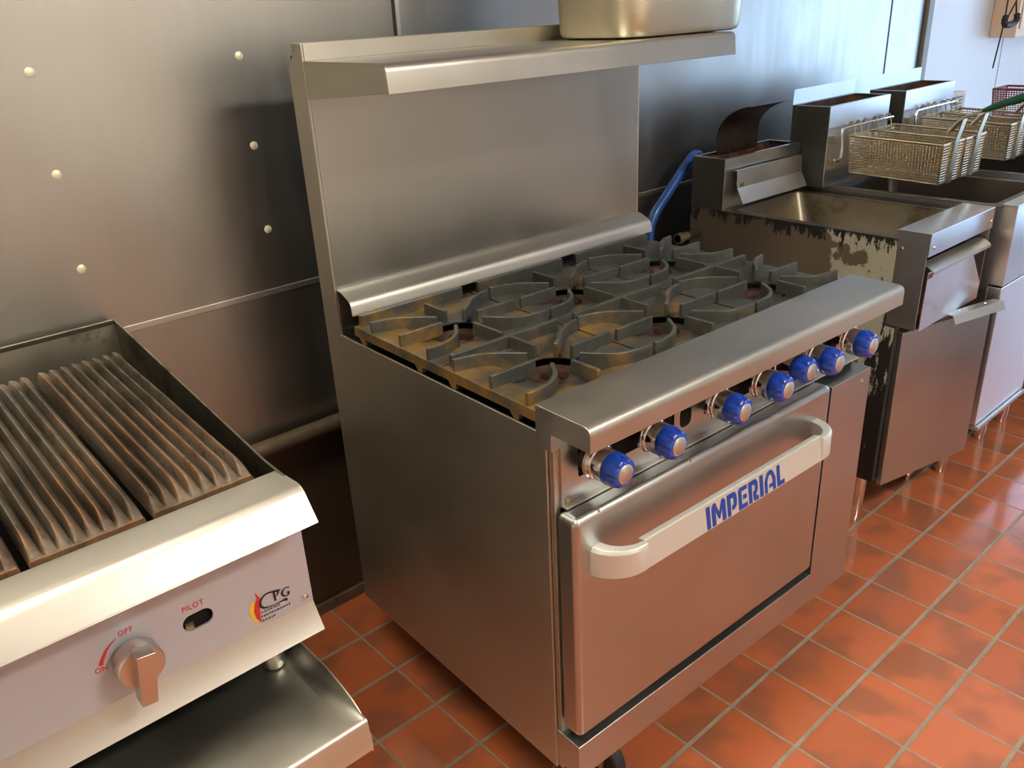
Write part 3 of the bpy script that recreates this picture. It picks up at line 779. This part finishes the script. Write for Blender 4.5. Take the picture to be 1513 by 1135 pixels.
# tank
mb = MB(); mb.holed([(0, .0255), (FW, .0255), (FW, .575), (0, .575)], [rrect(.028, FW - .028, .048, .548, .03, 5)], 'z', .884, .888)
tk = mb.done('tank_rim', 'tank', F, .001)
mb = MB(); tp = rrect(.028, FW - .028, .048, .548, .03, 5); bt = rrect(.05, FW - .05, .09, .50, .04, 5)
a = [mb.v(u, w, .885) for u, w in tp]; b = [mb.v(u, w, .78) for u, w in bt]; c = [mb.v(u * .6 + .17 * .4 + .02, w, .66) for u, w in bt]
for P_, Q_ in ((a, b), (b, c)):
    for k in range(len(a)): mb.face([P_[k], P_[(k + 1) % len(a)], Q_[(k + 1) % len(a)], Q_[k]])
mb.face(c); mb.done('tank', 'tank', F)
# flue
def flue(parent, x0, x1, d0, d1, z0, z1, front, sidem, inner='soot', lipw=.012):
    f = MB().box(x0, x1, d1 - .003, d1, z0, z1).done('flue_front', front, parent, .0008)
    MB().box(x0, x0 + .003, d0, d1 - .003, z0, z1).done('flue_side', sidem, f, .0005)
    MB().box(x1 - .003, x1, d0, d1 - .003, z0, z1).done('flue_side', sidem, f, .0005)
    MB().box(x0 + .003, x1 - .003, d0, d0 + .003, z0, z1).done('flue_back', sidem, f, .0005)
    MB().holed([(x0, d0), (x1, d0), (x1, d1), (x0, d1)], [rrect(x0 + lipw, x1 - lipw, d0 + lipw, d1 - lipw, .004, 2)], 'z', z1 - .001, z1 + .001).done('flue_rim', front, f)
    MB().box(x0 + .004, x1 - .004, d0 + .004, d1 - .004, z1 - .07, z1 - .06).box(x0 + .0031, x0 + .006, d0 + .004, d1 - .004, z1 - .07, z1 - .002).box(x1 - .006, x1 - .0031, d0 + .004, d1 - .004, z1 - .07, z1 - .002).box(x0 + .006, x1 - .006, d0 + .0031, d0 + .006, z1 - .07, z1 - .002).box(x0 + .006, x1 - .006, d1 - .006, d1 - .0031, z1 - .07, z1 - .002).done('flue_liner', inner, f)
    return f
fl = flue(F, 0, FW, -.093, .0255, .887, 1.042, 'steel_fryer', 'black_side')
df = MB().sheet([(.036, 1.006), (.046, 1.006), (.05, .953), (.074, .908)], .036, .410, .002).done('flue_deflector', 'steel_light', fl, .0005, ang=12)
MB().lathe([(.006, -.02), (.006, .003), (.0001, .004)], (.060, .050, .962), 'd', 12).done('bolt', 'brass', df)
MB().lathe([(.006, -.02), (.006, .003), (.0001, .004)], (.394, .050, .962), 'd', 12).done('bolt', 'red_wire', df)
sp = smooth_path([(-.078, 1.035), (-.080, 1.085), (-.070, 1.125), (-.040, 1.158), (.0, 1.178), (.030, 1.186)], 5)
MB().sheet(sp, .100, .330, .002).done('scorched_deflector', 'scorched', fl)
# control head
hd1 = MB().prism([(.572, .649), (.655, .645), (.655, .856), (.66, .911), (.572, .911)], 'x', .001, .0035).done('head_side', 'steel_fryer', F, .0006)
MB().prism([(.572, .649), (.655, .645), (.655, .856), (.66, .911), (.572, .911)], 'x', FW - .0035, FW - .001).done('head_side', 'steel_fryer', F, .0006)
MB().sheet(fillet([(.568, .905), (.568, .911), (.659, .911), (.659, .850)], [0, .002, .002, 0], 3), .001, FW - .001, .0025).done('front_cap', 'steel_fryer', F)
for p in ((.028, .8725), (.412, .8725)): MB().lathe([(.0045, 0), (.004, .003), (.0001, .004)], (p[0], .659, p[1]), 'd', 12).done('rivet', 'chrome', F)
MB().tube([(-.003, .588, .862), (.002, .588, .862)], .004, 10).done('rivet', 'chrome', F)
MB().sheet([(.630, .822), (.655, .820), (.672, .808), (.672, .800)], .022, FW - .02, .002).done('flap_hinge', 'steel_light', F)
mb = MB(); mb.prism([(.022, .805), (.310, .805), (.412, .690), (.412, .640), (.020, .640)], 'd', .656, .659)
flap = mb.done('control_flap', 'steel_white', F, .0005)
MB().box(.024, .050, .659, .6597, .786, .800).done('label_plate', 'label', flap)
MB().box(.030, .046, .6597, .6600, .789, .794).done('label_plate', 'black', flap)
mb = MB(); mb.box(.02, FW - .01, .60, .603, .645, .80); mb.done('control_backing', plain('tan_backing', (.34, .27, .17), .4, .4, .1), F)
# door ajar, hinged on the left
dr = bpy.data.objects.new('cabinet_door', None); COL.objects.link(dr)
Rf = F.rotation_euler.to_matrix().to_4x4(); Rf.translation = Vector((1.372, 0, 0))
Md = (Matrix.Rotation(-.1909, 4, 'Z') @ Matrix.Rotation(-.016, 4, 'X') @ Matrix.Rotation(.0236, 4, 'Y')); Md.translation = Vector((1.3948, -.6277, 0))
ML = Rf.inverted() @ Md
def door_bake(o):
    o.data.transform(ML); return o
bpy.data.objects.remove(dr)
dr = door_bake(MB().box(0, .41, -.018, 0, .142, .622).done('cabinet_door', 'steel_door', F, .002))
hl = door_bake(MB().sheet([(-.012, .620), (-.010, .640), (.022, .642), (.034, .618)], .185, .425, .002).done('door_handle', 'steel_light', dr, .0006))
for x in (.24, .36): door_bake(MB().lathe([(.005, 0), (.004, .002), (.0001, .003)], (x, .006, .6425), 'z', 12).done('screw', 'chrome', hl))
for x in (.028, FW - .035):
    for d in (.0, .556): MB().tube([(x, d, -.022), (x, d, .0), (x, d, .015), (x, d, .156)], [.012, .014, .020, .0225], 16).done('leg', 'chrome', F)

# ------------------------------------------------------------------ matching pair of tall-flue fryers
G1 = thing('deep_fryer', 'tall-flue stainless fryer standing right beside the old peeling fryer', 'fryer', (1.812, 0, 0), .0076, 'matching tall-flue fryers')
GW = .402
MB().box(0, .003, .0, .675, .2, .905).done('side_panel', 'steel_fryer', G1, .0006)
MB().box(GW - .003, GW, .0, .675, .2, .905).done('side_panel', 'steel_fryer', G1, .0006)
MB().box(.003, GW - .003, .0, .67, .2, .62).done('body', 'dark', G1)
mb = MB(); mb.holed([(0, .139), (GW, .139), (GW, .68), (0, .68)], [rrect(.026, GW - .026, .165, .645, .03, 5)], 'z', .900, .905)
mb.done('tank_rim', 'tank', G1, .001)
mb = MB(); tp = rrect(.026, GW - .026, .165, .645, .03, 5); bt = rrect(.05, GW - .05, .2, .61, .04, 5)
a = [mb.v(u, w, .902) for u, w in tp]; b = [mb.v(u, w, .74) for u, w in bt]
for k in range(len(a)): mb.face([a[k], a[(k + 1) % len(a)], b[(k + 1) % len(a)], b[k]])
mb.face(b); mb.done('tank', 'tank_dark', G1)
f2 = flue(G1, -.036, .366, .006, .139, .905, 1.157, 'steel_fryer', 'black_side')
mb = MB(); mb.face([mb.v(-.036, .006, 1.157), mb.v(.366, .006, 1.157), mb.v(.388, -.004, 1.203), mb.v(-.016, -.004, 1.203)])
r = bmesh.ops.solidify(mb.bm, geom=mb.bm.faces[:], thickness=.002); mb.done('flue_backplate', 'steel_fryer', f2, smooth=False)
mb = MB(); mb.box(0, GW, .672, .716, .905, .912); mb.prism([(.672, .674), (.716, .674), (.716, .911), (.672, .911)], 'x', 0, GW)
mb.done('control_head', 'steel_fryer', G1, .0015)
MB().box(.002, GW - .002, .675, .714, .215, .668).done('cabinet_door', 'steel_white', G1, .002)
MB().box(.002, GW - .002, .675, .724, .198, .212).done('door_sill', 'steel_light', G1, .002)
for x in (.04, GW - .04):
    for d in (.05, .62): MB().tube([(x, d, .002), (x, d, .03), (x, d, .2)], [.014, .02, .022], 16).done('leg', 'chrome', G1)
hr = MB().tube(smooth_path([(-.005, .150, .99), (-.004, .168, .99), (.0, .172, 1.02), (.0, .168, 1.06), (.006, .165, 1.082), (.03, .163, 1.087), (.2, .163, 1.088), (.34, .163, 1.087), (.352, .155, 1.08), (.352, .140, 1.078)], 4), .0045, 8).done('basket_hanger', 'chrome', G1)
MB().box(-.02, -.005, .139, .152, .975, 1.0).box(-.012, .0, .139, .150, 1.04, 1.066).done('hanger_bracket', 'brass', hr)
G2 = dup(G1, (1.812 + .506, -.002, 0), 'tall-flue stainless fryer farther along, behind the second set of baskets')
G3 = dup(G1, (1.812 + 1.02, -.002, 0), 'farthest tall-flue fryer, mostly beyond the right edge of the photo')
for ch in list(G3.children_recursive):
    if ch.name.startswith(('flue', 'basket_hanger', 'hanger_bracket')): bpy.data.objects.remove(ch)

# wire baskets
def basket(mesh_mat='wire'):
    t = thing('fry_basket', '', 'basket', (0, 0, 0), 0, 'wire baskets hanging over the fryers')
    w, l, h = .148, .300, .118
    def P(u, t_, z):   # slight taper to the bottom
        k = (z / h); ins = .008 * (1 - k)
        return (ins + u * (w - 2 * ins), ins * 1.5 + t_ * (l - 1.5 * ins - .0), z)
    mb = MB(); r = .0011
    nz = 15
    for i in range(nz):
        z = h * i / (nz - 1) * .97
        mb.tube([P(0, 0, z), P(1, 0, z), P(1, 1, z), P(0, 1, z)], r * (1.25), 4, closed=True)
    for i in range(1, 30):
        t_ = i / 30; mb.tube([P(0, t_, h), P(0, t_, 0), P(1, t_, 0), P(1, t_, h)], r, 4)
    for i in range(1, 15):
        u = i / 15; mb.tube([P(u, 0, h), P(u, 0, 0), P(u, 1, 0), P(u, 1, h)], r, 4)
    mb.done('wire_mesh', mesh_mat, t, smooth=False)
    mb = MB(); mb.tube([P(0, 0, h), P(1, 0, h), P(1, 1, h), P(0, 1, h)], .0034, 8, closed=True)
    mb.done('rim', mesh_mat, t)
    mb = MB(); mb.tube([P(0, 0, 0), P(1, 0, 0), P(1, 1, 0), P(0, 1, 0)], .0026, 6, closed=True)
    for u, v_ in ((0, 0), (1, 0), (1, 1), (0, 1)): mb.tube([P(u, v_, 0), P(u, v_, h)], .0026, 6)
    mb.done('frame', mesh_mat, t)
    mb = MB(); mb.prism([(l + .002, -.004), (l + .005, -.004), (l + .008, h + .012), (l + .020, h + .078), (l + .017, h + .079), (l + .004, h + .012)], 'x', .062, .090)
    mb.done('front_strap', mesh_mat, t)
    h0 = (.076, l + .012, h + .074); dv = Vector((0, .908, .418))
    q = lambda s_: (h0[0], h0[1] + dv.y * s_, h0[2] + dv.z * s_)
    hdl = MB().tube([(.066, l - .02, h + .03), (.066, l + .0, h + .058), (.068, h0[1] + .01, h0[2] + .004), q(.06), q(.1)], .004, 8).tube([(.086, l - .02, h + .03), (.086, l + .0, h + .058), (.084, h0[1] + .01, h0[2] + .004), q(.06), q(.1)], .004, 8).done('handle', mesh_mat, t)
    MB().tube([q(.055), q(.075), q(.09), q(.25)], [.005, .008, .010, .010], 12).done('grip', 'green', hdl)
    for u in (.03, .075, .12):
        mb = MB(); mb.tube(smooth_path([(u, .004, h - .01), (u, -.004, h + .022), (u, -.012, h + .037), (u, -.022, h + .030), (u, -.022, h + .008)], 4), .0024, 6); mb.done('hook', mesh_mat, t)
    return t
bk = basket(); bk['label'] = 'wire fry basket nearest the range, left one of the first pair'
bk.location = (1.864, -.163, .944); bk.rotation_euler = (0.03, 0, .0)
BL = [(2.019, -.165, 'wire fry basket right of the nearest one, above the second fryer'), (2.372, -.165, 'left wire basket of the farther pair, above the third fryer'), (2.530, -.167, 'right wire basket of the farther pair, cut off by the photo edge')]
for x, y, lb in BL:
    q = dup(bk, (x, y, .944), lb); q.rotation_euler = (0.03, 0, 0)
MB().box(.02, GW - .02, .03, .64, .9055, .972).done('tank_cover', 'steel_fryer', G3, .003)
rb = dup(bk, (3.06, -.14, .976), 'reddish coated wire basket standing behind the farther baskets at the right edge', 'baskets', 0)
del rb['group']
for ch in list(rb.children_recursive):
    if ch.name.startswith(('handle', 'grip', 'front_strap', 'hook')): bpy.data.objects.remove(ch); continue
    ch.data = ch.data.copy(); ch.data.materials[0] = M['red_wire']

# louvred box behind the second flue
lv = thing('louvred_box', 'small white louvred metal box behind the second tall flue', 'vent box', (2.79, .02, 0))
mb = MB(); mb.box(0, .16, 0, .10, .9055, 1.095); lb_ = mb.done('housing', 'white_wall', lv, .002)
mb = MB()
for i in range(8): mb.box(.035, .13, .098, .103, 1.075 - i * .013, 1.079 - i * .013)
mb.done('louvre', 'batten', lv, smooth=False)

# blue gas hose and its fitting
hs = MB().tube(smooth_path([(1.47, -.13, 1.030), (1.44, -.13, 1.034), (1.400, -.12, 1.019), (1.347, -.12, .976), (1.288, -.12, .926), (1.236, -.12, .879), (1.215, -.12, .818), (1.225, -.115, .74), (1.27, -.11, .64), (1.26, -.15, .585), (1.235, -.185, .565)], 6), .0145, 14).done('gas_hose', 'hose', None)
tag(hs, 'blue plastic coated gas hose curving down between range and old fryer', 'hose')
ft = thing('gas_valve', 'grimy brass pipe fitting low behind the blue hose, beside the old fryer', 'pipe fitting', (1.27, .03, 0))
MB().tube([(-.03, 0, .818), (.11, .0, .818)], .012, 12).done('pipe', 'black', ft)
MB().lathe([(.001, 0), (.017, 0), (.017, .02), (.013, .024), (.013, .05), (.001, .05)], (-.03, 0, .818), 'x', 8).done('coupling', 'brass', ft)

# hanging cable with its black grip, and a beige box in place of a warm wall reflection
hc = thing('hanging_cable', 'black cable with a curved black hanger dangling at the upper right', 'cable', (0, 0, 0))
MB().tube([(2.694, .30, H), (2.694, .30, 1.426), (2.640, .30, 1.376)], .0028, 6).tube([(2.694, .30, 1.426), (2.720, .30, 1.372)], .0028, 6).tube([(2.617, .30, H), (2.617, .30, 1.36), (2.585, .30, 1.212)], .0026, 6).done('cord', 'rubber', hc)
MB().tube(smooth_path([(2.625, .30, 1.382), (2.618, .30, 1.365), (2.632, .30, 1.353), (2.672, .30, 1.351), (2.708, .30, 1.355), (2.728, .30, 1.366), (2.722, .30, 1.384)], 4), [.009 + .0025 * (k % 2) for k in range(25)], 10).done('hanger', 'rubber', hc)
ct = thing('bounce_counter', 'white fronted counter added out of view to bounce pale light into the steel', 'counter', (3.55, -1.98, 0))  # invented white counter, gives the steel fronts something pale to reflect
MB().box(-1.35, 1.35, -.32, .32, .10, .86).done('cabinet', 'white_wall', ct, .004)
MB().box(-1.30, 1.30, -.27, .27, 0, .10).done('plinth', 'white_wall', ct)
MB().box(-1.37, 1.37, -.34, .34, .86, .90).done('worktop', 'steel_light', ct, .004)
for i in range(5): MB().box(-1.33 + i * .535, -.82 + i * .535, -.335, -.3205, .12, .84).done('cabinet_door', 'white_wall', ct, .003)
wb = thing('wall_box', 'beige box standing in for a warm reflection, high at the far right', 'reflection box', (0, 0, 0))
MB().box(3.90, 4.97, -WY + .001, -WY + .12, 1.242, 2.1).done('housing', 'beige', wb, .004)  # warm reflection given shape as a solid box
MB().box(3.93, 4.94, -WY + .1205, -WY + .126, 1.28, 2.06).done('reflection_front', 'beige', wb, .002)

# ------------------------------------------------------------------ lights
def ceil_lamp(x, d, w, l, s, col, lab):
    t = thing('ceiling_light', lab, 'ceiling light', (x, -d, H))
    MB().holed([(-w - .03, -l - .03), (w + .03, -l - .03), (w + .03, l + .03), (-w - .03, l + .03)], [[(-w, -l), (w, -l), (w, l), (-w, l)]], 'z', -.05, 0).done('frame', 'white_wall', t)
    MB().box(-w, w, -l, l, -.04, -.035).done('diffuser', emis('lamp_' + lab[:5], col, s), t, smooth=False)
WARM = (1.0, .88, .66)
ceil_lamp(-.9, .75, .45, .22, 30, WARM, 'warm ceiling light above the charbroiler')
ceil_lamp(.8, 2.6, .5, .2, 60, (1.0, .92, .78), 'plain ceiling light in front of the range')  # added lamp, brightens the front wall mirrored in the steel
for sz, sy, yc, zc in ((wz1 - wz0, wy1 - wy0, (wy0 + wy1) / 2, (wz0 + wz1) / 2)   ,):
    ld = bpy.data.lights.new('window_portal', 'AREA'); ld.shape = 'RECTANGLE'; ld.size = sz; ld.size_y = sy; ld.cycles.is_portal = True
    lo = bpy.data.objects.new('window_portal', ld); COL.objects.link(lo); lo.location = (X1 + .09, -yc, zc); lo.rotation_euler = (0, PI / 2, 0)
w = bpy.data.worlds.new('World'); SC.world = w; w.use_nodes = True
w.node_tree.nodes['Background'].inputs[0].default_value = (.48, .70, 1.0, 1); w.node_tree.nodes['Background'].inputs[1].default_value = 5.0

# ------------------------------------------------------------------ camera
cd = bpy.data.cameras.new('Camera'); cam = bpy.data.objects.new('Camera', cd); COL.objects.link(cam)
Rm = Matrix(((0.7447962358106487, 0.30444101906151444, -0.5937964575804365), (-0.665582834667235, 0.27528224703383863, -0.6936996285600336), (-0.04772899871793468, 0.9118856015865078, 0.40765989783224466))).to_4x4()
Rm.translation = Vector((-.81705836, -1.55688778, 1.49471915)); cam.matrix_world = Rm
cd.sensor_width = 36; cd.lens = 1248.322 / 1513 * 36; cd.clip_start = .02
SC.camera = cam
vs = SC.view_settings; vs.view_transform = 'Standard'; vs.look = 'None'; vs.gamma = 1; vs.use_curve_mapping = False; vs.exposure = 0.12
SC.cycles.max_bounces = 8; SC.cycles.glossy_bounces = 5; SC.cycles.caustics_reflective = True
SC.cycles.sample_clamp_indirect = 6
